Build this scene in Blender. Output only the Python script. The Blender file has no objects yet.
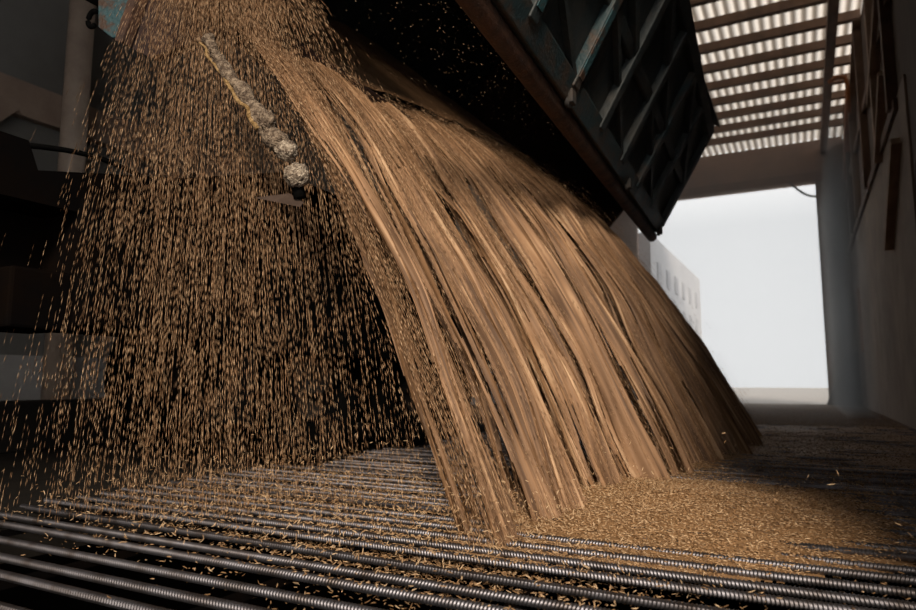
import bpy, bmesh, math, random
import numpy as np
from mathutils import Vector, Matrix

R = np.random.default_rng(7)
random.seed(7)
PI = math.pi
col = bpy.context.scene.collection
scene = bpy.context.scene

# ------------------------------------------------------------------ camera
F = 660.0
YAW = math.radians(27.7)
PITCH = math.radians(6.65)
CAMH = 0.5
cd = bpy.data.cameras.new('camera')
cd.lens = F / 916 * 36
cd.sensor_width = 36
cd.dof.use_dof = True
cd.dof.focus_distance = 2.25
cd.dof.aperture_fstop = 2.8
cd.clip_end = 500
cd.clip_start = 0.02
cam = bpy.data.objects.new('camera', cd)
col.objects.link(cam)
cam.location = (0, 0, CAMH)
cam.rotation_euler = (PI / 2 + PITCH, 0, YAW)
scene.camera = cam

# ------------------------------------------------------------------ tagging
def tag(o, label=None, cat=None, group=None, kind=None):
    if label: o['label'] = label
    if cat: o['category'] = cat
    if group: o['group'] = group
    if kind: o['kind'] = kind
    return o

def empty(name, loc, label, cat, group=None):
    o = bpy.data.objects.new(name, None)
    col.objects.link(o)
    o.location = loc
    o.empty_display_size = 0.2
    return tag(o, label, cat, group)

def link(name, me, mat, parent=None, smooth=False):
    o = bpy.data.objects.new(name, me)
    col.objects.link(o)
    if mat:
        me.materials.append(mat)
    if smooth:
        me.polygons.foreach_set('use_smooth', [True] * len(me.polygons))
    if parent:
        o.parent = parent
        o.matrix_parent_inverse = Matrix.Translation(-Vector(parent.location))
    return o

# ------------------------------------------------------------------ materials
def mat(name, rgb, rough=0.7, metal=0.0, rgb2=None, scale=8.0, lo=0.4, hi=0.65, bump=0.0, bscale=60,
        detail=6, stretch=None, spec=0.5):
    m = bpy.data.materials.new(name)
    m.use_nodes = True
    nt = m.node_tree
    b = nt.nodes['Principled BSDF']
    b.inputs['Base Color'].default_value = (*rgb, 1)
    b.inputs['Roughness'].default_value = rough
    b.inputs['Metallic'].default_value = metal
    b.inputs['Specular IOR Level'].default_value = spec
    tc = nt.nodes.new('ShaderNodeTexCoord')
    vec = tc.outputs['Object']
    if stretch:
        mp = nt.nodes.new('ShaderNodeMapping')
        mp.inputs['Scale'].default_value = stretch
        nt.links.new(vec, mp.inputs['Vector'])
        vec = mp.outputs['Vector']
    if rgb2:
        n = nt.nodes.new('ShaderNodeTexNoise')
        n.inputs['Scale'].default_value = scale
        n.inputs['Detail'].default_value = detail
        n.inputs['Roughness'].default_value = 0.65
        nt.links.new(vec, n.inputs['Vector'])
        r = nt.nodes.new('ShaderNodeValToRGB')
        r.color_ramp.elements[0].position = lo
        r.color_ramp.elements[1].position = hi
        r.color_ramp.elements[0].color = (*rgb, 1)
        r.color_ramp.elements[1].color = (*rgb2, 1)
        nt.links.new(n.outputs['Fac'], r.inputs['Fac'])
        nt.links.new(r.outputs['Color'], b.inputs['Base Color'])
    if bump:
        n2 = nt.nodes.new('ShaderNodeTexNoise')
        n2.inputs['Scale'].default_value = bscale
        n2.inputs['Detail'].default_value = 4
        nt.links.new(vec, n2.inputs['Vector'])
        bp = nt.nodes.new('ShaderNodeBump')
        bp.inputs['Strength'].default_value = bump
        bp.inputs['Distance'].default_value = 0.02
        nt.links.new(n2.outputs['Fac'], bp.inputs['Height'])
        nt.links.new(bp.outputs['Normal'], b.inputs['Normal'])
    return m

def grain_mat(name, dark, mid, light, rough=0.6):
    """kernel colour varies from kernel to kernel (attribute 'tone')"""
    m = bpy.data.materials.new(name)
    m.use_nodes = True
    nt = m.node_tree
    b = nt.nodes['Principled BSDF']
    b.inputs['Roughness'].default_value = rough
    b.inputs['Specular IOR Level'].default_value = 0.3
    at = nt.nodes.new('ShaderNodeAttribute')
    at.attribute_name = 'tone'
    r = nt.nodes.new('ShaderNodeValToRGB')
    r.color_ramp.elements[0].position = 0.0
    r.color_ramp.elements[1].position = 1.0
    r.color_ramp.elements[0].color = (*dark, 1)
    r.color_ramp.elements[1].color = (*light, 1)
    e = r.color_ramp.elements.new(0.55)
    e.color = (*mid, 1)
    nt.links.new(at.outputs['Fac'], r.inputs['Fac'])
    nt.links.new(r.outputs['Color'], b.inputs['Base Color'])
    return m

M = {}
M['grain'] = grain_mat('grain', (0.085, 0.042, 0.018), (0.29, 0.165, 0.085), (0.60, 0.41, 0.25))
M['husk'] = grain_mat('husk', (0.10, 0.052, 0.022), (0.36, 0.215, 0.105), (0.66, 0.48, 0.30))
M['steel'] = mat('ribbed_steel', (0.24, 0.24, 0.27), 0.50, 1.0, (0.11, 0.09, 0.08), 9, 0.42, 0.7)
M['dark_steel'] = mat('dark_steel', (0.03, 0.028, 0.027), 0.75, 0.2, (0.06, 0.045, 0.035), 6)
M['chassis'] = mat('chassis_black', (0.004, 0.0035, 0.0035), 1.0, 0.0, (0.006, 0.004, 0.003), 5, spec=0.0)
M['rubber'] = mat('rubber', (0.004, 0.004, 0.004), 1.0, spec=0.02)
M['panel'] = mat('panel_paint', (0.022, 0.032, 0.036), 0.6, 0.0, (0.05, 0.048, 0.042), 5, 0.45, 0.75, bump=0.3, bscale=25)
M['teal'] = mat('teal_paint', (0.018, 0.042, 0.050), 0.6, 0.0, (0.06, 0.045, 0.035), 7, 0.45, 0.6, bump=0.3)
M['teal_worn'] = mat('teal_worn', (0.022, 0.075, 0.09), 0.6, 0.0, (0.06, 0.032, 0.02), 14, 0.48, 0.58, bump=0.3)
M['rust'] = mat('rust', (0.11, 0.052, 0.030), 0.8, 0.0, (0.05, 0.028, 0.02), 9, bump=0.4)
M['rust_dark'] = mat('rust_dark', (0.035, 0.014, 0.010), 0.8, 0.0, (0.02, 0.01, 0.008), 9, bump=0.4)
M['blackout'] = mat('blackout', (0.012, 0.012, 0.013), 0.8)
M['wall'] = mat('plaster', (0.12, 0.115, 0.105), 0.9, 0.0, (0.17, 0.165, 0.155), 0.8, 0.35, 0.7)
M['wall_low'] = mat('plaster_low', (0.33, 0.32, 0.31), 0.9, 0.0, (0.40, 0.39, 0.38), 1.2)
M['beam'] = mat('painted_beam', (0.30, 0.22, 0.17), 0.8, 0.0, (0.24, 0.17, 0.13), 4)
M['pole'] = mat('pale_pole', (0.50, 0.40, 0.32), 0.6, 0.0, (0.40, 0.31, 0.25), 5)
M['brown_wall'] = mat('brown_sheet', (0.12, 0.088, 0.070), 0.85, 0.0, (0.17, 0.13, 0.105), 3, stretch=(6, 6, 0.4))
M['brown_beam'] = mat('brown_beam', (0.20, 0.12, 0.08), 0.8, 0.0, (0.13, 0.08, 0.055), 4)
M['light_beam'] = mat('light_beam', (0.42, 0.30, 0.22), 0.8, 0.0, (0.30, 0.21, 0.15), 4)
M['hazy'] = mat('haze_glow_sheet', (0.44, 0.37, 0.315), 0.95, 0.0, (0.33, 0.275, 0.235), 1.5)  # pale colour stands in for the glow of the haze
M['brown_back'] = mat('brown_back', (0.30, 0.20, 0.15), 0.85, 0.0, (0.22, 0.15, 0.115), 2)
M['orange'] = mat('orange_post', (0.62, 0.24, 0.09), 0.7, 0.0, (0.45, 0.18, 0.07), 5)
M['floor'] = mat('dusty_floor', (0.13, 0.09, 0.065), 0.95, 0.0, (0.24, 0.165, 0.115), 14, 0.4, 0.65, bump=0.6, bscale=40, spec=0.1)
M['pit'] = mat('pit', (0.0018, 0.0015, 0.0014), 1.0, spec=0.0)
M['yard'] = mat('yard', (0.50, 0.46, 0.42), 0.95, 0.0, (0.42, 0.38, 0.34), 2)
M['white_wall'] = mat('white_wall', (0.62, 0.62, 0.64), 0.9, 0.0, (0.72, 0.72, 0.73), 1.5)
M['pane'] = mat('dull_window', (0.45, 0.45, 0.47), 0.6)
M['crust'] = mat('crust', (0.14, 0.10, 0.07), 0.95, 0.0, (0.58, 0.49, 0.38), 60, 0.40, 0.60, bump=1.0, bscale=160)
M['crust_dull'] = mat('crust_dull', (0.09, 0.06, 0.04), 0.95, 0.0, (0.36, 0.28, 0.20), 60, 0.40, 0.62, bump=1.0, bscale=160)
M['crust_yellow'] = mat('crust_yellow', (0.20, 0.12, 0.04), 0.95, 0.0, (0.42, 0.28, 0.13), 60, bump=0.8, bscale=150)
M['blade'] = mat('blade', (0.07, 0.05, 0.04), 0.95, 0.0, (0.045, 0.032, 0.026), 10, spec=0.05)
M['cable'] = mat('cable', (0.02, 0.02, 0.02), 0.6)
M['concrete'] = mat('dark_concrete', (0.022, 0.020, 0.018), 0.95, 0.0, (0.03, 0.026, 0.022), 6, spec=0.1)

# corrugated roof sheet: dull opaque metal with a milky translucent look
def roof_mat():
    m = bpy.data.materials.new('corrugated_fibreglass')
    m.use_nodes = True
    nt = m.node_tree
    out = nt.nodes['Material Output']
    b = nt.nodes['Principled BSDF']
    b.inputs['Base Color'].default_value = (0.55, 0.52, 0.48, 1)
    b.inputs['Roughness'].default_value = 0.6
    tr = nt.nodes.new('ShaderNodeBsdfTranslucent')
    tr.inputs['Color'].default_value = (0.72, 0.68, 0.62, 1)
    # shading of the corrugation put into the colour, troughs darker
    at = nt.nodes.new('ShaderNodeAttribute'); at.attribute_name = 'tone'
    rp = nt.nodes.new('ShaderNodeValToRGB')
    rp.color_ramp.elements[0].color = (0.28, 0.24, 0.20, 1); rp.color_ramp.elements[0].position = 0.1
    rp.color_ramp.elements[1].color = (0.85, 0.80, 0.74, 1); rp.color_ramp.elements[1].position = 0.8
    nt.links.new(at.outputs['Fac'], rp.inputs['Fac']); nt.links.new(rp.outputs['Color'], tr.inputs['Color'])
    mx = nt.nodes.new('ShaderNodeMixShader')
    mx.inputs['Fac'].default_value = 0.5
    nt.links.new(b.outputs[0], mx.inputs[1])
    nt.links.new(tr.outputs[0], mx.inputs[2])
    nt.links.new(mx.outputs[0], out.inputs['Surface'])
    return m
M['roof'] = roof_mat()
M['roof_metal'] = mat('roof_metal', (0.10, 0.085, 0.075), 0.7, 0.0, (0.07, 0.055, 0.045), 2)

# ------------------------------------------------------------------ mesh helpers
class MB:
    def __init__(s):
        s.bm = bmesh.new()
    def box(s, c, size, rot=None):
        mx = Matrix.Translation(Vector(c))
        if rot is not None:
            mx = mx @ rot.to_4x4()
        mx = mx @ Matrix.Diagonal((*size, 1))
        bmesh.ops.create_cube(s.bm, size=1, matrix=mx)
        return s
    def bar(s, a, b, w, h, up=(0, 0, 1)):
        a = Vector(a); b = Vector(b)
        d = b - a
        L = d.length
        x = d.normalized()
        y = Vector(up).cross(x)
        if y.length < 1e-4:
            y = Vector((0, 1, 0)).cross(x)
        y.normalize()
        z = x.cross(y)
        rot = Matrix((x, y, z)).transposed()
        return s.box((a + b) / 2, (L, w, h), rot)
    def tube(s, pts, r, n=10, caps=True):
        pts = [Vector(p) for p in pts]
        rings = []
        for i, p in enumerate(pts):
            t = (pts[min(i + 1, len(pts) - 1)] - pts[max(i - 1, 0)]).normalized()
            u = t.cross(Vector((0, 0, 1)))
            if u.length < 0.05:
                u = t.cross(Vector((0, 1, 0)))
            u.normalize()
            v = t.cross(u)
            rr = r[i] if isinstance(r, (list, tuple)) else r
            rings.append([s.bm.verts.new(p + u * rr * math.cos(2 * PI * k / n) + v * rr * math.sin(2 * PI * k / n)) for k in range(n)])
        for i in range(len(rings) - 1):
            for k in range(n):
                s.bm.faces.new((rings[i][k], rings[i][(k + 1) % n], rings[i + 1][(k + 1) % n], rings[i + 1][k]))
        if caps:
            s.bm.faces.new(rings[0][::-1]); s.bm.faces.new(rings[-1])
        return s
    def quad(s, *ps):
        s.bm.faces.new([s.bm.verts.new(p) for p in ps])
        return s
    def prism(s, ps, ext):
        """polygon ps extruded by vector ext"""
        a = [s.bm.verts.new(p) for p in ps]
        b = [s.bm.verts.new(Vector(p) + Vector(ext)) for p in ps]
        s.bm.faces.new(a); s.bm.faces.new(b[::-1])
        n = len(a)
        for i in range(n):
            s.bm.faces.new((a[i], b[i], b[(i + 1) % n], a[(i + 1) % n]))
        return s
    def build(s, name, m, parent=None, smooth=False, bevel=0.0):
        bmesh.ops.recalc_face_normals(s.bm, faces=s.bm.faces[:])
        me = bpy.data.meshes.new(name)
        s.bm.to_mesh(me)
        s.bm.free()
        o = link(name, me, m, parent, smooth)
        if bevel:
            md = o.modifiers.new('bevel', 'BEVEL')
            md.width = bevel
            md.segments = 2
            md.limit_method = 'ANGLE'
        return o

def struct(o):
    o['kind'] = 'structure'
    return o

def np_mesh(name, V, loops, starts, tone=None):
    me = bpy.data.meshes.new(name)
    me.vertices.add(len(V))
    me.vertices.foreach_set('co', V.astype(np.float32).ravel())
    me.loops.add(len(loops))
    me.loops.foreach_set('vertex_index', loops.astype(np.int32))
    me.polygons.add(len(starts))
    me.polygons.foreach_set('loop_start', starts.astype(np.int32))
    me.update(calc_edges=True)
    me.polygons.foreach_set('use_smooth', np.ones(len(starts), dtype=bool))
    if tone is not None:
        a = me.attributes.new('tone', 'FLOAT', 'POINT')
        a.data.foreach_set('value', tone.astype(np.float32))
    return me

def vnoise(x, seed=0):
    """smooth 1-D value noise, vectorised, ~0..1"""
    rr = np.random.default_rng(seed).random(4096)
    x = np.asarray(x, dtype=float)
    i = np.floor(x).astype(int)
    f = x - i
    f = f * f * (3 - 2 * f)
    return rr[i % 4096] * (1 - f) + rr[(i + 1) % 4096] * f

def vnoise2(x, y, seed=0):
    rr = np.random.default_rng(seed).random((256, 256))
    x = np.asarray(x, float); y = np.asarray(y, float)
    i = np.floor(x).astype(int); j = np.floor(y).astype(int)
    f = x - i; g = y - j
    f = f * f * (3 - 2 * f); g = g * g * (3 - 2 * g)
    a = rr[i % 256, j % 256]; b = rr[(i + 1) % 256, j % 256]
    c = rr[i % 256, (j + 1) % 256]; d = rr[(i + 1) % 256, (j + 1) % 256]
    return (a * (1 - f) + b * f) * (1 - g) + (c * (1 - f) + d * f) * g

# ---- kernels: many small slender grains as one mesh
def kernel_data(P, D, L, W, tone, bend=False):
    """P centres (N,3), D directions (N,3), L lengths, W widths -> verts, loops, starts, tone"""
    N = len(P)
    D = D / np.linalg.norm(D, axis=1, keepdims=True)
    ref = R.normal(size=(N, 3))
    U = np.cross(D, ref); U /= np.linalg.norm(U, axis=1, keepdims=True)
    Vv = np.cross(D, U)
    L = np.broadcast_to(L, (N,))[:, None]; W = np.broadcast_to(W, (N,))[:, None]
    if not bend:
        vs = [P - D * L / 2]
        for k in range(4):
            a = k * PI / 2
            vs.append(P + D * L * 0.05 + (U * math.cos(a) + Vv * 0.75 * math.sin(a)) * W / 2)
        vs.append(P + D * L / 2)
        nv = 6
        faces = [(0, 2, 1), (0, 3, 2), (0, 4, 3), (0, 1, 4), (5, 1, 2), (5, 2, 3), (5, 3, 4), (5, 4, 1)]
    else:
        # two tips and two rings of five, belly crease and a slight curve
        vs = [P - D * L / 2]
        for q, wq, off in ((-0.22, 0.92, 0.06), (0.2, 0.85, 0.07)):
            for k in range(5):
                a = k * 2 * PI / 5
                vs.append(P + D * L * q + U * L * off + (U * math.cos(a) + Vv * 0.7 * math.sin(a)) * W / 2 * wq)
        vs.append(P + D * L / 2)
        nv = 12
        faces = []
        for k in range(5):
            k2 = (k + 1) % 5
            faces.append((0, 1 + k2, 1 + k))
            faces.append((1 + k, 1 + k2, 6 + k2, 6 + k))
            faces.append((11, 6 + k, 6 + k2))
    V = np.stack(vs, axis=1).reshape(-1, 3)
    fl = np.concatenate([np.array(f) for f in faces])
    sz = np.array([len(f) for f in faces])
    loops = (np.arange(N)[:, None] * nv + fl[None, :]).ravel()
    st1 = np.concatenate([[0], np.cumsum(sz)[:-1]])
    starts = (np.arange(N)[:, None] * len(fl) + st1[None, :]).ravel()
    return V, loops, starts, np.repeat(tone, nv)

def kernels(name, P, D, L, W, tone, m, bend=False, extra=None, parent=None):
    parts = [kernel_data(P, D, L, W, tone, bend)]
    if extra is not None:
        parts.append(extra)
    V = []; Lp = []; S = []; T = []
    vo = lo = 0
    for (v, l, s, t) in parts:
        V.append(v); Lp.append(l + vo); S.append(s + lo); T.append(t)
        vo += len(v); lo += len(l)
    me = np_mesh(name, np.concatenate(V), np.concatenate(Lp), np.concatenate(S), np.concatenate(T))
    return link(name, me, m, parent)

def grid_data(Pg, Tg):
    """grid surface (n,m,3) -> mesh data"""
    n, mm = Pg.shape[:2]
    idx = np.arange(n * mm).reshape(n, mm)
    q = np.stack([idx[:-1, :-1], idx[1:, :-1], idx[1:, 1:], idx[:-1, 1:]], axis=-1).reshape(-1, 4)
    return Pg.reshape(-1, 3), q.ravel(), np.arange(len(q)) * 4, Tg.ravel()

# ================================================================== SETTING
WR = 1.02      # right wall
YE = 17.0      # end wall
HC = 6.0       # ceiling
XL = -6.6      # left wall
Y0 = -8.5      # near end of the shed

g0, g1, GX0, GX1 = 0.55, 8.55, -2.8, 0.98
f = MB()
f.box(((XL + WR) / 2, (g1 + YE) / 2, -0.1), (WR - XL, YE - g1, 0.2))
f.box(((XL + WR) / 2, (Y0 + g0) / 2, -0.1), (WR - XL, g0 - Y0, 0.2))
f.box(((WR + GX1) / 2, (g0 + g1) / 2, -0.1), (WR - GX1, g1 - g0, 0.2))
struct(f.build('floor', M['floor']))
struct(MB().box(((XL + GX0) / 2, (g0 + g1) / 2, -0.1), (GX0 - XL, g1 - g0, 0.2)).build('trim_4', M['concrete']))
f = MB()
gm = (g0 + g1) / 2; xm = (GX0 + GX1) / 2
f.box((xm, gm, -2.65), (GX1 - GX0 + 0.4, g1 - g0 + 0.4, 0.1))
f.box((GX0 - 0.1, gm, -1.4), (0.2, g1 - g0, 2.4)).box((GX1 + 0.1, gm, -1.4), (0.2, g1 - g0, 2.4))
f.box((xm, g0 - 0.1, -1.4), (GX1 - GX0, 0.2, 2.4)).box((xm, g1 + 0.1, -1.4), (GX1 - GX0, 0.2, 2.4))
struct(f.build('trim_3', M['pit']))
struct(MB().box((-10, YE + 25 + 0.3, -0.12), (90, 50, 0.2)).build('trim_1', M['yard']))

# left wall with horizontal beam, lower band, pale posts and braces
wl = struct(MB().box((XL - 0.1, (Y0 + YE) / 2, HC / 2), (0.2, YE - Y0, HC)).build('wall_left', M['wall']))
MB().box((XL + 0.02, (Y0 + YE) / 2, 0.375), (0.04, YE - Y0, 0.75)).build('lower_band', M['wall_low'], wl)
MB().box((XL + 0.05, (Y0 + YE) / 2, 3.20), (0.1, YE - Y0, 0.34)).build('horizontal_beam', M['beam'], wl)
MB().box((XL + 0.05, (Y0 + YE) / 2, 5.2), (0.1, YE - Y0, 0.26)).build('horizontal_beam', M['beam'], wl)
for y in (-0.6, 5.1, 8.4, 12.2):
    MB().bar((XL + 0.08, y, 3.1), (XL + 0.08, y + 1.9, 1.2), 0.16, 0.16).build('diagonal_brace', M['beam'], wl)
    MB().bar((XL + 0.08, y + 3.9, 3.1), (XL + 0.08, y + 2.2, 1.2), 0.16, 0.16).build('diagonal_brace', M['beam'], wl)
# arched rib
arc = []
for k in range(13):
    a = PI * k / 12
    arc.append((XL + 0.09, 5.3 - 0.75 * math.cos(a), 1.9 + 0.72 * math.sin(a)))
MB().tube(arc, 0.05, 6).build('arched_rib', M['beam'], wl)

# dark concrete curb along the pit on the far side
struct(MB().box((-5.2, 3.5, 0.18), (0.4, 13.0, 0.36)).build('trim_2', M['concrete'], bevel=0.02))

# end wall with the big doorway
DX0, DX1, DH = -3.7, 0.42, 5.1
we = MB()
we.box(((XL + WR) / 2, YE + 0.1, (DH + HC) / 2 + 0.05), (WR - XL, 0.2, HC - DH + 0.1))
we.box(((XL + DX0) / 2, YE + 0.1, DH / 2), (DX0 - XL, 0.2, DH))
we.box(((WR + DX1) / 2, YE + 0.1, DH / 2), (WR - DX1, 0.2, DH))
we = struct(we.build('wall_back', M['brown_back']))
MB().box(((DX0 + DX1) / 2, YE - 0.04, DH + 0.12), (DX1 - DX0 + 0.3, 0.08, 0.2)).build('door_lintel', M['brown_beam'], we)
MB().box((DX1 + 0.06, YE - 0.04, DH / 2), (0.12, 0.08, DH)).build('door_jamb', M['brown_beam'], we)
# dark wedge at the foot of the right jamb
MB().prism([(DX1 - 0.06, YE - 0.35, 0), (WR, YE - 0.35, 0), (WR, YE - 0.35, 1.15), (DX1 + 0.38, YE - 0.35, 1.1)], (0, 0.3, 0)).build('dark_wedge', M['concrete'], we)

# right wall from the pit onwards: sheets, posts, braces
WS = 0.25  # edge of an added, unseen side opening that lets sun onto the grain
wr = MB()
wr.box((WR + 0.1, (Y0 - 7.6) / 2, HC / 2), (0.2, -7.6 - Y0, HC))
wr.box((WR + 0.1, (-7.6 + WS) / 2, (5.85 + HC) / 2), (0.2, WS + 7.6, HC - 5.85))
wr.box((WR + 0.1, (WS + 14.9) / 2, HC / 2), (0.2, 14.9 - WS, HC))
wr.box((WR + 0.1, (15.6 + YE + 0.2) / 2, HC / 2), (0.2, YE + 0.2 - 15.6, HC))
wr.box((WR + 0.1, 15.25, 0.55), (0.2, 0.7, 1.1)).box((WR + 0.1, 15.25, (2.35 + HC) / 2), (0.2, 0.7, HC - 2.35))
wr = struct(wr.build('wall_right', M['brown_wall']))
fr = MB()
fr.bar((WR - 0.01, 14.9, 1.72), (WR - 0.01, 15.6, 1.72), 0.05, 0.04)
fr.bar((WR - 0.01, 15.25, 1.1), (WR - 0.01, 15.25, 2.35), 0.05, 0.05)
fr.build('window_frame', M['brown_beam'], wr)
for y in (8.2, 9.6, 11.4, 13.4, 14.8):
    MB().box((WR - 0.05, y, (3.4 + HC) / 2), (0.10, 0.14, HC - 3.4)).build('post', M['light_beam' if y in (9.6, 13.4) else 'brown_beam'], wr)
for (ya, za, yb, zb) in ((11.2, 6.0, 13.3, 5.15), (8.25, 4.95, 10.1, 4.2), (8.6, 4.0, 9.7, 3.3), (8.0, 3.0, 9.3, 2.1)):
    MB().bar((WR - 0.05, ya, za), (WR - 0.05, yb, zb), 0.09, 0.12, up=(1, 0, 0)).build('diagonal_brace', M['light_beam'], wr)
MB().box((WR - 0.01, (7.5 + 14.85) / 2, 1.75), (0.02, 14.85 - 7.5, 3.5)).build('haze_glow_sheet', M['hazy'], wr)  # pale sheet on the lower wall, haze glow painted in
MB().box(((WR + DX1 + 0.12) / 2, YE - 0.01, 2.4), (WR - DX1 - 0.14, 0.02, 4.8)).build('haze_glow_sheet', M['hazy'], we)
for z in (3.4, 4.6):
    MB().box((WR - 0.03, (8 + YE) / 2, z), (0.06, YE - 8, 0.12)).build('girt', M['brown_beam'], wr)

# near end of the shed, unseen, closed to keep the interior dark
struct(MB().box(((XL + WR) / 2, Y0 - 0.1, HC / 2), (WR - XL + 0.4, 0.2, HC)).build('wall_front', M['brown_wall']))

# ceiling: corrugated sheet on timber purlins
cs = []
xs = np.arange(XL - 0.2, WR + 0.25, 0.02)
def sheet(name, xs, y0, y1, m, parent=None):
    ys = np.linspace(y0, y1, 5)
    Pg = np.zeros((len(xs), len(ys), 3))
    Pg[:, :, 0] = xs[:, None]; Pg[:, :, 1] = ys[None, :]
    Pg[:, :, 2] = HC + 0.16 + 0.035 * np.sin(xs * 2 * PI / 0.15)[:, None]
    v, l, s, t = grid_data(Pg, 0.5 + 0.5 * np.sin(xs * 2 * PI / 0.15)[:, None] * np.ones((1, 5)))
    return link(name, np_mesh(name, v, l, s, t), m, parent)
ceil = struct(sheet('ceiling', xs, Y0 - 0.1, 8.6, M['roof_metal']))
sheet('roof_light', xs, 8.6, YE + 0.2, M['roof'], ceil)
y = 15.9
purl = None
while y > Y0:
    if purl is None:
        purl = MB().box(((XL + WR) / 2, y, HC + 0.05), (WR - XL, 0.11, 0.14)).build('purlin', M['brown_beam'], ceil)
        py = y
    else:
        c = purl.copy(); col.objects.link(c); c.location.y += y - py
    y -= 0.78
for x in (0.62, -2.4, -5.2):
    MB().box((x, (Y0 + YE) / 2, HC - 0.17), (0.13, YE - Y0, 0.16)).build('ceiling_beam', M['brown_beam'], ceil)

# orange knee post and loop pipe under the roof by the right wall
kp = empty('knee_brace', (0.86, 14.2, 4.7), 'orange knee brace where the right wall meets the roof', 'brace')
MB().bar((0.955, 13.2, 5.7), (0.955, 15.6, 4.75), 0.12, 0.16).build('strut', M['orange'], kp)
MB().tube([(0.60, 12.4, 5.55), (0.70, 12.4, 5.62), (0.84, 12.4, 5.6), (0.87, 12.4, 5.45), (0.87, 12.5, 5.0)], 0.035, 8).build('curved_pipe', M['orange'], kp, True)
# drooping cable at the top of the doorway
pts = []
for k in range(14):
    u = k / 13
    pts.append((DX1 - 0.55 + 0.55 * u, YE - 0.12, DH + 0.05 - 0.42 * math.sin(PI * 0.5 * u) ))
tag(MB().tube(pts, 0.025, 6).build('cable', M['cable'], None, True), 'black cable drooping across the top right corner of the bright doorway', 'cable')

# pale building outside, left of the doorway view
pb = empty('building', (-3.9, 22, 0), 'pale building with small dull windows outside the doorway', 'building')
MB().box((-6.6, 23.0, 2.3), (6.0, 9.6, 4.6)).build('wall', M['white_wall'], pb)
for iy, y in enumerate((19.3, 20.7, 22.1, 23.5, 24.9, 26.4)):
    for z in (1.6, 2.6, 3.6):
        MB().box((-3.59, y, z), (0.04, 0.5, 0.55)).build('window', M['pane'], pb)

# ================================================================== GRATE
def rebar_mesh():
    x0, x1 = GX0 - 0.05, GX1 - 0.02
    r = 0.0105
    pitch = 0.0095
    n = 9
    nrib = int((x1 - x0) / pitch)
    xs = []; rr = []
    for i in range(nrib):
        b = x0 + i * pitch
        xs += [b, b + pitch * 0.42, b + pitch * 0.58, b + pitch * 0.84]
        rr += [r, r, r * 1.16, r * 1.16]
    xs = np.array(xs); rr = np.array(rr)
    k = np.arange(n) * 2 * PI / n
    Pg = np.zeros((len(xs), n + 1, 3))
    kk = np.append(k, 2 * PI)
    Pg[:, :, 0] = xs[:, None] + 0.004 * np.cos(kk)[None, :]
    Pg[:, :, 1] = rr[:, None] * np.cos(kk)[None, :]
    Pg[:, :, 2] = rr[:, None] * np.sin(kk)[None, :]
    v, l, s, t = grid_data(Pg, np.zeros(Pg.shape[:2]))
    return np_mesh('rebar', v, l[::1], s)
grate = empty('floor_grate', ((GX0 + GX1) / 2, (g0 + g1) / 2, 0), 'dark floor grate of ribbed steel bars under the falling grain', 'grate')
rm = rebar_mesh()
rm.materials.append(M['steel'])
BAR = []
y = 0.66
first = None
i = 0
while y < g1 - 0.03:
    if first is None:
        o = bpy.data.objects.new('rebar', rm); first = o
    else:
        o = first.copy()
    col.objects.link(o)
    o.parent = grate
    o.matrix_parent_inverse = Matrix.Translation(-Vector(grate.location))
    dz = 0.004 * math.sin(i * 2.3) + 0.002 * math.sin(i * 5.1)
    o.location = (0.012 * math.sin(i * 1.9), y, dz)
    o.rotation_euler = (i * 1.1, 0, 0.0035 * math.sin(i * 3.7))
    BAR.append(y)
    y += 0.118 + 0.008 * math.sin(i * 1.7)
    i += 1
for x in np.arange(-2.5, 0.9, 0.62):
    MB().box((x, (g0 + g1) / 2, -0.024), (0.022, g1 - g0 - 0.02, 0.02)).build('cross_bar', M['chassis'], grate)
BAR = np.array(BAR)

# ================================================================== TRUCK with its tipped body
truck = empty('dump_truck', (-3.4, 4.4, 0), 'dark truck with its body tipped sideways, ribbed teal side board hanging open', 'truck')
BY0, BY1 = 1.78, 7.1          # body ends
LIP = Vector((-1.98, 0, 2.05))
TILT = math.radians(40)
ux = Vector((-math.cos(TILT), 0, math.sin(TILT)))     # across the bed, away from the lip
un = Vector((math.sin(TILT), 0, math.cos(TILT)))      # up off the bed floor
def B(a, y, n):
    return LIP + ux * a + un * n + Vector((0, y, 0))
# bed floor slab
MB().prism([B(0, BY0, 0), B(2.45, BY0, 0), B(2.45, BY0, -0.06), B(0, BY0, -0.06)], (0, BY1 - BY0, 0)).build('bed_floor', M['rust_dark'], truck)
for y in np.arange(BY0 + 0.35, BY1, 0.7):
    MB().prism([B(0.08, y, -0.06), B(2.4, y, -0.06), B(2.4, y, -0.18), B(0.08, y, -0.18)], (0, 0.07, 0)).build('floor_bearer', M['chassis'], truck)
MB().prism([B(2.45, BY0, -0.06), B(2.5, BY0, -0.06), B(2.5, BY0, 1.45), B(2.45, BY0, 1.45)], (0, BY1 - BY0, 0)).build('left_board', M['panel'], truck)
# end boards
for y, nm in ((BY0 - 0.05, 'rear_board'), (BY1, 'front_board')):
    e = MB().prism([B(0.0, y, -0.06), B(2.5, y, -0.06), B(2.5, y, 1.45), B(-0.04, y, 1.45)], (0, 0.05, 0)).build(nm, M['rust_dark'], truck)
# added tarpaulin keeping light out of the body
TOP = Vector((-0.76, 0, 3.12))
a0 = B(2.5, 0, 1.45)
MB().prism([(TOP.x + 0.1, BY0 - 0.05, TOP.z + 0.02), (a0.x, BY0 - 0.05, a0.z), (a0.x, BY0 - 0.05, a0.z + 0.03), (TOP.x + 0.1, BY0 - 0.05, TOP.z + 0.05)], (0, BY1 - BY0 + 0.1, 0)).build('blackout_cover', M['blackout'], truck)

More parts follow.
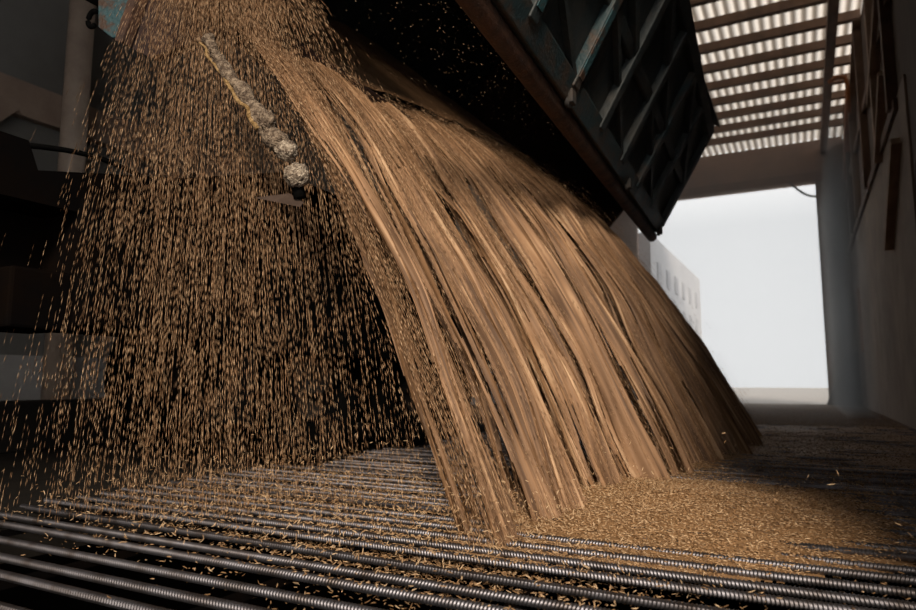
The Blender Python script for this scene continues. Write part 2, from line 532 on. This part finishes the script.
# hanging side board (outer face with ribs)
BOT = Vector((-1.36, 0, 2.07))
pd = (TOP - BOT); PH = pd.length; pd.normalize()
pn = Vector((pd.z, 0, -pd.x))        # outward (towards +x, down)
def S(u, y, n):
    return BOT + pd * u + pn * n + Vector((0.055 * (BY1 - y), y, 0))
PY0 = 1.55
sb = MB().prism([S(0, PY0, 0), S(PH, PY0, 0), S(PH, PY0, -0.03), S(0, PY0, -0.03)], (-0.055 * (BY1 - PY0), BY1 - PY0, 0)).build('side_board', M['panel'], truck)
def rail(u0, u1, d, m, name, y0=PY0, y1=BY1):
    return MB().prism([S(u0, y0, 0), S(u1, y0, 0), S(u1, y0, d), S(u0, y0, d)], (-0.055 * (y1 - y0), y1 - y0, 0)).build(name, m, sb, bevel=0.008)
rail(0.02, 0.16, 0.05, M['teal'], 'lower_rail')
rail(PH - 0.10, PH, 0.06, M['panel'], 'upper_rail')
rail(0.56, 0.64, 0.04, M['panel'], 'middle_rail')
RY = [2.0, 2.62, 3.38, 4.05, 4.75, 5.45, 6.2, 6.98]
for k, y in enumerate(RY):
    MB().prism([S(0.10, y, 0), S(PH - 0.05, y, 0), S(PH - 0.05, y, 0.06), S(0.10, y, 0.06)], (0, 0.09, 0)).build('rib', M['teal'] if k % 3 == 2 else M['panel'], sb, bevel=0.008)
# worn teal half ribs where the paint still shows
for y in (2.62, 3.38):
    MB().prism([S(0.16, y + 0.01, 0.061), S(0.56, y + 0.01, 0.061), S(0.56, y + 0.01, 0.066), S(0.16, y + 0.01, 0.066)], (0, 0.06, 0)).build('worn_paint', M['teal_worn'], sb)
for (ya, yb) in ((2.1, 3.4), (3.5, 4.75), (4.8, 6.2)):
    MB().bar(S(0.6, ya, 0.03), S(0.14, yb, 0.03), 0.03, 0.04, up=pn).build('diagonal_strap', M['panel'], sb)
for (ya, yb) in ((2.7, 4.1), (4.1, 5.5), (5.5, 6.98)):
    MB().bar(S(PH - 0.1, ya, 0.03), S(0.6, yb, 0.03), 0.05, 0.05, up=pn).build('diagonal_strap', M['panel'], sb)
# rusty round bottom beam
MB().tube([S(-0.03, y, -0.02) for y in np.linspace(PY0, BY1 + 0.05, 12)], 0.055, 12).build('bottom_beam', M['rust'], sb, True)
for y in (3.42, 5.2, 7.0):
    h = MB()
    h.tube([S(0.02, y, 0.05), S(0.02, y, 0.08)], 0.035, 10)
    h.box(S(0.05, y, 0.065), (0.03, 0.07, 0.08))
    h.build('latch', M['dark_steel'], sb, bevel=0.006)
# hinge knuckles on top
for y in (2.3, 3.8, 5.3, 6.9):
    MB().tube([Vector((TOP.x + 0.055 * (BY1 - y), y, TOP.z)), Vector((TOP.x + 0.055 * (BY1 - y), y + 0.14, TOP.z))], 0.045, 10).build('hinge', M['dark_steel'], sb, True)

def camP(px, py, dep):
    """world point seen at pixel px,py at a level distance dep (for laying out measured points)"""
    X = (px - 458) / F; Yd = (305 - py) / F
    c, s = math.cos(PITCH), math.sin(PITCH)
    fw = c - Yd * s; upz = s + Yd * c
    k = dep / fw
    lat = X * k; z = upz * k
    return Vector((-math.sin(YAW) * dep + math.cos(YAW) * lat, math.cos(YAW) * dep + math.sin(YAW) * lat, CAMH + z))
# corner bracket of the body at upper left: worn teal plate, rusty flange, brown beam, hook
DB = 2.62
MB().prism([camP(*q, DB) for q in ((97, -90), (150, -90), (130, 0), (119, 38), (111, 37), (98, 27))], (0, 0.03, 0)).build('corner_plate', M['teal_worn'], truck, bevel=0.004)
MB().prism([camP(*q, DB - 0.02) for q in ((150, -90), (166, -90), (136, 0), (121, 42), (114, 40), (127, 0))], (0, 0.05, 0)).build('corner_flange', M['rust'], truck, bevel=0.004)
MB().prism([camP(*q, DB + 0.03) for q in ((160, -90), (260, -90), (225, 30), (150, 57), (119, 42))], (0, 0.05, 0)).build('corner_beam', M['rust_dark'], truck)
MB().bar(camP(98, 0, DB + 0.05), camP(20, -40, DB + 0.3), 0.06, 0.05).build('tail_bar', M['chassis'], truck)
hc_ = camP(93, 19, DB)
hk = [(hc_.x - 0.032 * math.sin(a), hc_.y, hc_.z + 0.034 * math.cos(a)) for a in np.linspace(-0.6, 3.6, 12)]
MB().tube(hk, 0.011, 8).build('hook', M['rubber'], truck, True)

# chassis
def rail_box(n, c, sz, m=None):
    return MB().box(c, sz).build(n, m or M['chassis'], truck, bevel=0.012)
for x in (-2.75, -3.75):
    rail_box('chassis_rail', (x, 4.4, 1.02), (0.14, 6.9, 0.30))
for y in (1.2, 2.5, 4.0, 5.6, 7.4):
    rail_box('cross_member', (-3.25, y, 1.02), (0.9, 0.12, 0.22))
rail_box('tool_box', (-2.62, 1.95, 0.96), (0.50, 0.85, 0.50))
rail_box('air_tank', (-2.60, 4.95, 0.95), (0.5, 0.7, 0.5))
# sub-frame standing on the rails, stepping up to the hydraulic pivot
sf = MB()
sf.prism([(-2.45, 0.9, 1.15), (-2.45, 0.9, 1.38), (-2.45, 1.32, 1.37), (-2.45, 1.36, 1.27), (-2.45, 2.0, 1.42), (-2.45, 2.6, 1.62), (-2.45, 7.4, 1.62), (-2.45, 7.4, 1.15)], (-1.4, 0, 0))
sf.build('sub_frame', M['chassis'], truck)
rail_box('mud_guard', (-2.62, 3.75, 1.36), (0.6, 2.7, 0.10))
rail_box('mud_flap', (-2.66, 2.42, 0.60), (0.52, 0.03, 0.62), M['rubber'])
rail_box('side_skirt', (-2.44, 3.9, 0.95), (0.03, 3.0, 0.6), M['rubber'])
rail_box('rear_guard', (-2.60, 1.42, 0.80), (0.30, 0.25, 0.22))
# hoses over the tail
def arcpts(a, b, sag, n=16):
    a = Vector(a); b = Vector(b)
    return [a.lerp(b, k / (n - 1)) + Vector((0, 0, sag * math.sin(PI * k / (n - 1)))) for k in range(n)]
MB().tube(arcpts((-2.48, 1.33, 1.36), (-2.47, 1.86, 1.36), 0.035), 0.011, 8).build('hose', M['rubber'], truck, True)
MB().tube(arcpts((-2.50, 1.35, 1.27), (-2.50, 1.86, 1.28), 0.02), 0.007, 8).build('hose', M['rubber'], truck, True)
MB().tube(arcpts((-2.55, 1.35, 1.29), (-2.52, 1.80, 1.25), 0.02), 0.006, 8).build('hose', M['rubber'], truck, True)
for y in (1.5, 1.62):
    MB().tube([(-2.50, y, 1.18), (-2.50, y, 1.29)], 0.012, 8).build('hose_clip', M['dark_steel'], truck)
# wheels
def wheel(x, y, z=0.53):
    w = MB()
    prof = [(0.26, -0.12), (0.47, -0.13), (0.51, -0.10), (0.515, 0.0), (0.51, 0.10), (0.47, 0.13), (0.26, 0.12)]
    n = 32
    rings = [[w.bm.verts.new((x + b, y + r * math.cos(2 * PI * k / n), z + r * math.sin(2 * PI * k / n))) for k in range(n)] for r, b in prof]
    for i in range(len(rings)):
        j = (i + 1) % len(rings)
        for k in range(n):
            w.bm.faces.new((rings[i][k], rings[i][(k + 1) % n], rings[j][(k + 1) % n], rings[j][k]))
    wo = w.build('wheel', M['rubber'], truck, True)
    h = MB()
    h.tube([(x - 0.06, y, z), (x + 0.03, y, z)], 0.262, 24)
    h.tube([(x + 0.03, y, z), (x + 0.12, y, z)], [0.13, 0.10], 16)
    h.build('wheel_hub', M['dark_steel'], wo)
for x in (-2.72, -3.78):
    for y in (3.15, 4.3, 6.9):
        wheel(x, y)
for y in (3.15, 4.3, 6.9):
    MB().tube([(-3.7, y, 0.53), (-2.8, y, 0.53)], 0.06, 10).build('axle', M['chassis'], truck)
# hydraulic lift ram below the tipped body
MB().tube([(-3.2, 4.9, 1.3), (-3.35, 4.9, 2.9)], 0.09, 12).build('lift_ram', M['dark_steel'], truck, True)
MB().tube([(-3.2, 6.0, 1.3), (-3.35, 6.0, 2.9)], 0.09, 12).build('lift_ram', M['dark_steel'], truck, True)

# ---- caked latch bar hanging at the near corner
def lumpy(c, r, seed, name, m, parent, squash=(1, 1, 1), amp=0.22):
    bm = bmesh.new()
    bmesh.ops.create_icosphere(bm, subdivisions=4, radius=1)
    from mathutils import noise
    for v in bm.verts:
        p = v.co.copy()
        d = noise.noise(p * 2.0 + Vector((seed, 0, 0))) * amp + noise.noise(p * 6 + Vector((0, seed, 0))) * amp * 0.6 + noise.noise(p * 14 + Vector((0, seed, 3))) * amp * 0.3
        v.co = Vector((p.x * squash[0], p.y * squash[1], p.z * squash[2])) * r * (1 + d)
    me = bpy.data.meshes.new(name); bm.to_mesh(me); bm.free()
    o = link(name, me, m, None, True)
    o.location = Vector(c) - Vector(parent.location)
    o.parent = parent
    return o
LD = 2.05
A = camP(206, 40, LD + 0.1); Bp = camP(283, 150, LD)
lb = empty('latch_bar', Bp, 'crusted grey latch bar with yellow edge and two pale crumbly knobs amid falling grain', 'latch bar')
from mathutils import noise as mnoise
def crusty(a, b, r, name, m, seed, n=60):
    pts = []; rr = []
    for k in range(n):
        u = k / (n - 1)
        p = Vector(a).lerp(Vector(b), u)
        p += Vector((mnoise.noise(Vector((u * 7, seed, 0))), mnoise.noise(Vector((u * 9, seed, 5))), mnoise.noise(Vector((u * 8, seed, 9))))) * 0.014
        pts.append(p)
        rr.append(r * (0.5 + 0.4 * u + 0.28 * mnoise.noise(Vector((u * 9, seed, 2))) + 0.22 * mnoise.noise(Vector((u * 34, seed, 2)))))
    return MB().tube(pts, rr, 14).build(name, m, lb, True)
crusty(A, Bp, 0.036, 'bar', M['crust_dull'], 1.3, 140)
off = camP(200, 46, LD + 0.1) - camP(207, 42, LD + 0.1)
crusty(A + off * 0.8, camP(258, 128, LD) , 0.009, 'yellow_edge', M['crust_yellow'], 4.1)
for (px, py, r, sd) in ((268, 122, 0.028, 7.7),):
    lumpy(camP(px, py, LD), r, sd, 'lump', M['crust_dull'], lb, (0.9, 0.9, 1.2), 0.4)
for (px, py, r, sd) in ((287, 151, 0.034, 2.2), (297, 175, 0.039, 5.5)):
    k = lumpy(camP(px, py, LD - 0.03), r, sd, 'knob', M['crust'], lb, (1, 1, 0.95), 0.22)
    k['label'] = 'pale crumbly knob'
MB().tube([camP(296, 180, LD), camP(300, 198, LD)], 0.02, 10).build('stub', M['rubber'], lb, True)
MB().prism([camP(255, 198, LD + .02), camP(288, 194, LD), camP(303, 203, LD), camP(300, 207, LD), camP(276, 202, LD)], (0.0, 0.006, 0.004)).build('blade', M['blade'], lb)

# ---- pale steel column against the left wall
pc = camP(76, 100, 6.2)
colm = empty('steel_column', (pc.x, pc.y, 0), 'pale round steel column behind the truck tail', 'column')
cc = MB().tube([(pc.x, pc.y, 0.0), (pc.x, pc.y, HC - 0.1)], 0.115, 20)
cc.build('shaft', M['pole'], colm, True)
MB().tube([(pc.x, pc.y, 2.10), (pc.x, pc.y, 2.19)], 0.125, 20).build('collar', M['pole'], colm, True)
MB().box((pc.x, pc.y, 0.01), (0.4, 0.4, 0.02)).build('base_plate', M['beam'], colm)

# ================================================================== GRAIN POUR
G = 9.8
SY0, SY1 = 1.84, 7.0
def lipz(s):
    return 2.10 + 0.24 * np.clip((s - 2.6) / 2.5, 0, 1) + 0.10 * np.sin(np.clip((s - 3.0) / 3.4, 0, 1) * PI) - 0.20 * np.clip((s - 6.0) / 1.0, 0, 1)
CEN = np.array([1.97, 2.45, 2.96, 3.42, 3.80, 4.40, 5.0, 5.7, 6.5])
WID = np.array([0.10, 0.15, 0.09, 0.13, 0.13, 0.17, 0.17, 0.2, 0.24])
AMP = np.array([0.11, 0.13, 0.10, 0.14, 0.14, 0.17, 0.15, 0.17, 0.15])
def ridge(s):
    s = np.asarray(s, float)
    r = np.zeros_like(s) - 0.03 - 0.05 * np.clip((s - 3) / 1.5, 0, 1)
    for c, w, a in zip(CEN, WID, AMP):
        r = r + a * np.exp(-((s - c) / w) ** 2)
    return r
def traj(s, u, k=0.0, dv=0.0, ds=0.0, dz=0.0):
    """s along lip, u 0..1 of the fall, k offset behind (negative) or ahead of the skin"""
    s = np.asarray(s, float)
    z0 = lipz(s) + dz
    vx = 2.63 + 0.95 * np.clip((s - 1.84) / 5.0, 0, 1) + dv
    vz = -2.4
    T = (vz + np.sqrt(vz * vz + 2 * G * z0)) / G
    t = u * T
    x = -2.0 + vx * t
    z = z0 + vz * t - 0.5 * G * t * t
    rd = ridge(s) + k
    grow = 0.35 + 0.65 * u
    x = x + rd * grow - 0.12
    y = s + ds * u - 0.10 * (np.clip(2.6 - s, 0, 1)) * (1 - u) * 0.6
    return np.stack([x, y + 0 * x, z], axis=-1)

NS, NU = 3600, 130
s = np.linspace(SY0 + 0.0, SY1, NS)[:, None] * np.ones((1, NU))
u = np.linspace(0.0, 1.0, NU)[None, :] * np.ones((NS, 1))
fine = (vnoise2(s * 34, u * 1.6, 1) - 0.5) * 0.08 + (vnoise2(s * 90, u * 3, 2) - 0.5) * 0.04 + (vnoise2(s * 240, u * 5, 6) - 0.5) * 0.03 + (vnoise2(s * 14, u * 1.3 + s, 3) - 0.5) * 0.11
fine += (vnoise2(s * 5, u * 7 - s * 2, 8) - 0.5) * 0.07
Pg = traj(s, u, fine)
# ragged foot and ragged near edge taper inward
tone = 0.34 + 0.35 * (vnoise2(s * 60, u * 2.5, 4) - 0.5) + 0.55 * (vnoise2(s * 190, u * 16, 5) - 0.5) + 0.75 * (vnoise2(s * 330, u * 7, 15) - 0.5)
bv, bl, bs_, bt = grid_data(Pg, np.clip(tone, 0, 1))
# the flow parts into separate ropes of grain: open the skin between them, with ragged edges
sf_, uf_ = s.ravel(), u.ravel()
fib = 0.50 * vnoise2(sf_ * 210, uf_ * 3.0, 31) + 0.25 * vnoise2(sf_ * 80, uf_ * 1.8, 32) + 0.25 * vnoise2(sf_ * 330, uf_ * 4.5, 33)
thin = np.zeros_like(sf_)
for c, w_, u0, am in ((2.17, 0.125, 0.02, 1.0), (2.76, 0.115, 0.12, 1.0), (3.20, 0.09, 0.2, 0.8), (3.66, 0.085, 0.25, 0.75), (4.12, 0.09, 0.3, 0.65),
                      (4.72, 0.10, 0.3, 0.6), (5.36, 0.11, 0.3, 0.55), (6.1, 0.12, 0.3, 0.5)):
    q = np.clip((uf_ - u0) / (1 - u0), 0, 1)
    thin = np.maximum(thin, am * np.exp(-((sf_ - c) / w_) ** 2) * q ** 0.45 * (1 - 0.35 * q ** 4))
thin = np.maximum(thin, 1.1 * np.exp(-((sf_ - 1.83) / 0.055) ** 2))
hole = fib < 0.18 + 0.08 * uf_ + 0.68 * thin
bq = bl.reshape(-1, 4)
bq = bq[~hole[bq].any(axis=1)]
# a second, sparser layer of the flow behind the first
Pg2 = traj(s[::2], u[::2], fine[::2] * 1.2 - 0.17)
v2, l2, s2_, t2 = grid_data(Pg2, np.clip(tone[::2], 0, 1))
fib2 = 0.5 * vnoise2(s[::2].ravel() * 150, u[::2].ravel() * 2.5, 41) + 0.5 * vnoise2(s[::2].ravel() * 290, u[::2].ravel() * 4, 42)
q2 = l2.reshape(-1, 4)
sv = s[::2].ravel()
q2 = q2[~((fib2 < 0.55) | (sv < 1.95))[q2].any(axis=1)]
nb = len(bv)
bq = np.concatenate([bq, q2 + nb]); bv = np.concatenate([bv, v2]); bt = np.concatenate([bt, t2])
base = (bv, bq.ravel(), np.arange(len(bq)) * 4, bt)

# kernels riding in and around the skin, falling in files
def files(n, sfun, kfun, ufun, per=5, step=0.02, dvs=0.05, spread=0.004, tr=traj):
    s0 = sfun(n); k0 = kfun(n); u0 = ufun(n)
    dv = R.normal(0, dvs, n)
    m = R.integers(1, per + 1, n)
    I = np.repeat(np.arange(n), m)
    j = np.concatenate([np.arange(q) for q in m])
    la = np.linalg.norm(tr(s0, u0 + 0.01, k0, dv) - tr(s0, u0, k0, dv), axis=1) / 0.01
    du = (step / np.maximum(la, 0.3))[I] * (j + R.uniform(-0.15, 0.15, len(j)))
    uu = u0[I] + du
    ss = s0[I] + R.normal(0, spread, len(I))
    kk = k0[I]
    dd = dv[I]
    P = tr(ss, uu, kk, dd)
    P2 = tr(ss, uu + 0.012, kk, dd)
    ok = (P[:, 2] > 0.004) & (uu > -0.02)
    return P[ok], (P2 - P)[ok], ss[ok], uu[ok]

def s_pour(n):
    # denser on the crests, and more of them on the near side, where they are seen large
    a = SY0 + 0.03 + (SY1 - SY0) * R.random(n * 3) ** 1.5
    w = np.where((np.abs(a - 2.16) < 0.10) | (np.abs(a - 2.74) < 0.08), 0.15, 0.8 + (ridge(a) + 0.08) / 0.2)
    keep = R.random(len(a)) < w / w.max()
    a = a[keep]
    return np.resize(a, n)
P, D, ss, uu = files(40000, s_pour, lambda n: R.normal(0.004, 0.022, n), lambda n: R.random(n) * 1.0, per=4, step=0.030, spread=0.0008)
Lk = R.uniform(0.024, 0.042, len(P)); Wk = R.uniform(0.0011, 0.0021, len(P))
tn = np.clip(R.normal(0.55, 0.22, len(P)), 0, 1)
# near edge spray
P2, D2, _, _ = files(1100, lambda n: SY0 + 0.08 - np.abs(R.normal(0, 0.04, n)), lambda n: R.normal(0.0, 0.035, n), lambda n: R.random(n), per=4, step=0.026, spread=0.001)
P3, D3, _, _ = files(900, lambda n: SY0 + (SY1 - SY0) * R.random(n), lambda n: 0.05 + np.abs(R.normal(0.0, 0.09, n)), lambda n: R.random(n), per=3, step=0.026)
# top surface lying on the load inside the body, and its loose grains thrown ahead of the flow
def s_top(n): return 2.2 + 4.8 * R.random(n)
P4, D4, _, _ = files(3800, s_top, lambda n: 0.05 + np.abs(R.normal(0.0, 0.10, n)), lambda n: R.random(n) ** 1.5 * 0.45, per=2, step=0.028, dvs=0.25)
P = np.concatenate([P, P2, P3, P4]); D = np.concatenate([D, D2, D3, D4])
n2 = len(P2) + len(P3) + len(P4)
Lk = np.concatenate([Lk, R.uniform(0.018, 0.034, n2)]); Wk = np.concatenate([Wk, R.uniform(0.002, 0.0034, n2)])
tn = np.concatenate([tn, np.clip(R.normal(0.6, 0.25, n2), 0, 1)])
D = D / np.linalg.norm(D, axis=1, keepdims=True) + R.normal(0, 0.02, D.shape)
o = kernels('grain_stream', P, D, Lk, Wk, tn, M['grain'], extra=base)
tag(o, 'thick golden brown stream of grain pouring from the tipped truck onto the grate', 'grain', kind='stuff')

# load of grain inside the body, behind the lip
ls = np.linspace(BY0 + 0.05, BY1 - 0.05, 260)[:, None] * np.ones((1, 40))
lu = np.linspace(0, 1, 40)[None, :] * np.ones((260, 1))
Lg = np.zeros((260, 40, 3))
zl = lipz(ls)
Lg[:, :, 0] = -2.02 - 1.35 * lu
Lg[:, :, 1] = ls
Lg[:, :, 2] = zl + 1.22 * lu - 0.02 + 0.03 * (vnoise2(ls * 6, lu * 5, 12) - 0.5)
v, l, st, t = grid_data(Lg, np.full((260, 40), 0.4) + 0.3 * (vnoise2(ls * 40, lu * 30, 13) - 0.5))
tag(link('grain_load', np_mesh('grain_load', v, l, st, t), M['grain']), 'shadowed grain still lying inside the tipped truck body', 'grain', kind='stuff')

# ---- thin shower falling nearly straight down from the near corner
APEX = np.array([-2.02, 1.72, 2.28])
def shower(az, u, k, dv):
    """az: sideways position along the fan (world y and x drift)"""
    T = 0.62
    t = u * T
    vx = -0.05 + k
    ang = az
    x = APEX[0] + 0.10 * ang * 0 + (vx + dv) * t + ang * 0.74 * (0.05 + 0.95 * np.clip(u, 0, 1) ** 0.72)
    y = APEX[1] + ang * 0.62 * (0.05 + 0.95 * np.clip(u, 0, 1) ** 0.72) + 0.35 * k * u
    z = APEX[2] - 0.45 * t - 0.5 * G * t * t * 1.04
    return np.stack([x, y, z], axis=-1)
def fan(n):
    a = np.concatenate([R.normal(0.10, 0.34, n * 2), R.uniform(-0.55, 1.1, n)])
    a = a[(a > -0.50) & (a < 1.0)]
    R.shuffle(a)
    # strands: pull towards a few dozen threads
    th = R.uniform(-0.6, 1.15, 70)
    i = np.abs(a[:, None] - th[None, :]).argmin(1)
    a = a + (th[i] - a) * 0.35
    return np.resize(a, n)
P, D, aa, uu = files(12500, fan, lambda n: R.normal(0.0, 0.20, n), lambda n: R.random(n) ** 0.65, per=4, step=0.033, dvs=0.05, spread=0.0002, tr=shower)
P5, D5, _, _ = files(3800, fan, lambda n: R.normal(0.0, 0.15, n), lambda n: R.random(n) * 0.35, per=3, step=0.030, dvs=0.05, spread=0.001, tr=shower)
P = np.concatenate([P, P5]); D = np.concatenate([D, D5])
ok = P[:, 2] > 0.01
P = P[ok]; D = D[ok]
D = D / np.linalg.norm(D, axis=1, keepdims=True) + R.normal(0, 0.025, D.shape)
n = len(P)
o = kernels('grain_shower', P, D, R.uniform(0.024, 0.040, n), R.uniform(0.0014, 0.0025, n), np.clip(R.normal(0.6, 0.25, n), 0, 1), M['grain'])
tag(o, 'thin shower of loose grain falling in front of the black truck chassis', 'grain', kind='stuff')

# ---- loose kernels in the dark opening of the body
n = 900
yy = R.uniform(2.0, 4.6, n)
P = np.stack([R.uniform(-2.0, -1.35, n), yy, 2.15 + R.random(n) * 0.75], axis=-1)
P[:, 2] += 0.05 * (yy - 2)
D = np.stack([np.full(n, 0.8), R.normal(0, 0.25, n), np.full(n, -0.9)], axis=-1) + R.normal(0, 0.2, (n, 3))
o = kernels('flying_grains', P, D, R.uniform(0.008, 0.018, n), R.uniform(0.0025, 0.004, n), np.clip(R.normal(0.8, 0.2, n), 0, 1), M['husk'])
tag(o, 'sparse pale grains flying in the dark opening above the stream', 'grain', kind='stuff')

# ---- heap on the grate in front of the stream
HC0 = np.array([-0.42, 2.95])
def heap_h(x, y):
    a = ((x + 0.27) / 0.72) ; b = ((y - 2.85 - 0.2 * x) / 0.95)
    h = 0.095 * np.exp(-(a * a + b * b) * 1.6)
    h += 0.04 * np.exp(-(((x + 0.95) / 0.28) ** 2 + ((y - 2.9) / 1.0) ** 2))
    h += 0.04 * np.exp(-(((x + 0.75) / 0.28) ** 2 + ((y - 4.8) / 1.6) ** 2))
    h += 0.050 * np.clip((y - 3.2 + 0.5 * (x - 0.2)) / 1.8, 0, 1) * np.clip((x + 1.6) / 0.5, 0, 1)
    return h * (0.75 + 0.5 * vnoise2(x * 6 + 40, y * 6, 21)) - 0.038
nx, ny = 280, 620
gx = np.linspace(-1.7, GX1 - 0.08, nx)[:, None] * np.ones((1, ny)); gy = np.linspace(1.5, 8.5, ny)[None, :] * np.ones((nx, 1))
hz = heap_h(gx, gy) + 0.006 * (vnoise2(gx * 70, gy * 70, 22) - 0.5)
hz = np.maximum(hz, -0.03)
Pg = np.stack([gx, gy, hz], axis=-1)
v, l, st, t = grid_data(Pg, 0.45 + 0.3 * (vnoise2(gx * 90, gy * 90, 23) - 0.5))
# drop quads that lie flat below the bars
q = l.reshape(-1, 4)
keep = (v[q][:, :, 2].max(axis=1) > -0.012)
q = q[keep]
hdata = (v, q.ravel(), np.arange(len(q)) * 4, t)
n = 60000
x = np.minimum(R.normal(-0.42, 0.60, n), 0.88); y = R.uniform(1.6, 7.2, n) ** 1.0
y = np.where(R.random(n) < 0.6, R.normal(2.95, 0.75, n), y)
h = heap_h(x, y)
ok = (h > -0.012) & (y > 1.5)
x, y, h = x[ok], y[ok], h[ok]
n = len(x)
P = np.stack([x, y, h + np.abs(R.normal(0.004, 0.006, n))], axis=-1)
D = np.stack([R.normal(0.9, 0.5, n), R.normal(-0.1, 0.5, n), R.normal(0, 0.25, n)], axis=-1)
o = kernels('grain_heap', P, D, R.uniform(0.008, 0.016, n), R.uniform(0.0028, 0.0042, n), np.clip(R.normal(0.6, 0.22, n), 0, 1), M['husk'], bend=True, extra=hdata)
tag(o, 'low spreading heap of golden grain lying on the grate beside the stream', 'grain', kind='stuff')

# ---- grains and chaff caught on and between the bars
def scatter(n, xf, yf, keepf=None):
    x = xf(n); y = yf(n)
    ok = (x > GX0 + 0.1) & (x < GX1 - 0.06) & (y > g0 + 0.03) & (y < g1 - 0.05)
    if keepf is not None:
        ok &= keepf(x, y)
    x, y = x[ok], y[ok]
    i = np.abs(y[:, None] - BAR[None, :]).argmin(1)
    d = np.abs(y - BAR[i])
    z = np.where(d < 0.014, 0.0145 + 0.001 * R.random(len(x)), -0.012 - 0.03 * R.random(len(x)))
    return x, y, z, d
# a: near and middle, below the shower
x1, y1, z1, d1 = scatter(15000, lambda n: R.normal(-1.6, 0.75, n), lambda n: R.gamma(5, 0.28, n) + 1.05)
# b: across the grate
x2, y2, z2, d2 = scatter(22000, lambda n: R.uniform(-2.8, 0.98, n), lambda n: R.uniform(1.0, 8.5, n), lambda x, y: R.random(len(x)) < np.clip((y - 1.2) / 2.2 + 0.1 * (x > -1), 0.03, 1))
# c: dense far right
x3, y3, z3, d3 = scatter(34000, lambda n: R.uniform(-1.2, 0.98, n), lambda n: R.uniform(3.2, 8.5, n))
z3 = np.maximum(z3, -0.03) + R.random(len(z3)) * 0.03
# d: around the foot of the stream
x4, y4, z4, d4 = scatter(7000, lambda n: R.normal(-0.95, 0.33, n), lambda n: R.normal(1.95, 0.28, n))
x = np.concatenate([x1, x2, x3, x4]); y = np.concatenate([y1, y2, y3, y4]); z = np.concatenate([z1, z2, z3, z4])
n = len(x)
D = R.normal(size=(n, 3)); D[:, 2] *= 0.35
P = np.stack([x, y, z], axis=-1)
o = kernels('scattered_grains', P, D, R.uniform(0.009, 0.022, n), R.uniform(0.0026, 0.0042, n), np.clip(R.normal(0.5, 0.28, n), 0, 1), M['husk'], bend=True)
tag(o, 'scattered grains and chaff caught on and between the grate bars', 'grain', kind='stuff')

# ---- bouncing grains just above the bars
n = 4200
x = R.normal(-1.45, 0.65, n); y = R.gamma(6, 0.20, n) + 0.95
ok = (x > GX0 + 0.05) & (x < GX1 - 0.1)
x = x[ok]; y = y[ok]; n = len(x)
z = 0.03 + R.gamma(1.1, 0.05, n)
P = np.stack([x, y, z], axis=-1)
D = R.normal(size=(n, 3))
o = kernels('bouncing_grains', P, D, R.uniform(0.010, 0.024, n), R.uniform(0.0022, 0.0042, n), np.clip(R.normal(0.7, 0.22, n), 0, 1), M['husk'], bend=True)
tag(o, 'pale grains bouncing up from the bars where the shower lands', 'grain', kind='stuff')

# ---- grain spilled on the concrete floor beyond the grate
n = 26000
x = R.uniform(-3.5, 0.95, n); y = g1 + 0.1 + 6 * R.random(n) ** 1.4
P = np.stack([x, y, 0.003 + 0.004 * R.random(n)], axis=-1)
D = R.normal(size=(n, 3)); D[:, 2] *= 0.12
o = kernels('spilled_grains', P, D, R.uniform(0.01, 0.02, n), R.uniform(0.003, 0.005, n), np.clip(R.normal(0.5, 0.25, n), 0, 1), M['husk'])
tag(o, 'grain spilled over the dusty floor before the bright doorway', 'grain', kind='stuff')

# ---- dust haze in front of the doorway
def haze(name, c, sz, dens, label):
    o = MB().box(c, sz).build(name, None)
    m = bpy.data.materials.new(name)
    m.use_nodes = True
    nt = m.node_tree
    nt.nodes.remove(nt.nodes['Principled BSDF'])
    vs = nt.nodes.new('ShaderNodeVolumeScatter')
    vs.inputs['Color'].default_value = (0.93, 0.88, 0.83, 1)
    vs.inputs['Density'].default_value = dens
    vs.inputs['Anisotropy'].default_value = 0.45
    nt.links.new(vs.outputs[0], nt.nodes['Material Output'].inputs['Volume'])
    o.data.materials.append(m)
    return tag(o, label, 'dust', kind='stuff')
haze('dust_haze', (-1.46, 11.75, 2.1), (3.78, 9.7, 4.16), 0.085, 'pale dust haze hanging before the bright doorway')
haze('dust_haze', (0.63, 13.3, 2.2), (0.38, 6.6, 4.36), 0.45, 'thicker dust haze hanging along the right wall beside the doorway')

# ================================================================== LIGHT
w = bpy.data.worlds.new('sky')
scene.world = w
w.use_nodes = True
nt = w.node_tree
bg = nt.nodes['Background']
bg.inputs['Color'].default_value = (1.0, 0.975, 0.945, 1)
bg.inputs['Strength'].default_value = 1.5
sun = bpy.data.lights.new('sun', 'SUN')
sun.energy = 4.4
sun.angle = math.radians(13)
sun.color = (1.0, 0.84, 0.67)
so = bpy.data.objects.new('sun', sun)
col.objects.link(so)
so.location = (3, -6, 6)
sd = Vector((-0.40, 0.85, -0.42))
so.rotation_euler = sd.to_track_quat('-Z', 'Y').to_euler()

vs = scene.view_settings
scene.display_settings.display_device = 'sRGB'
vs.view_transform = 'Standard'
vs.look = 'None'
vs.exposure = 0.0
vs.gamma = 1.0
vs.use_curve_mapping = False
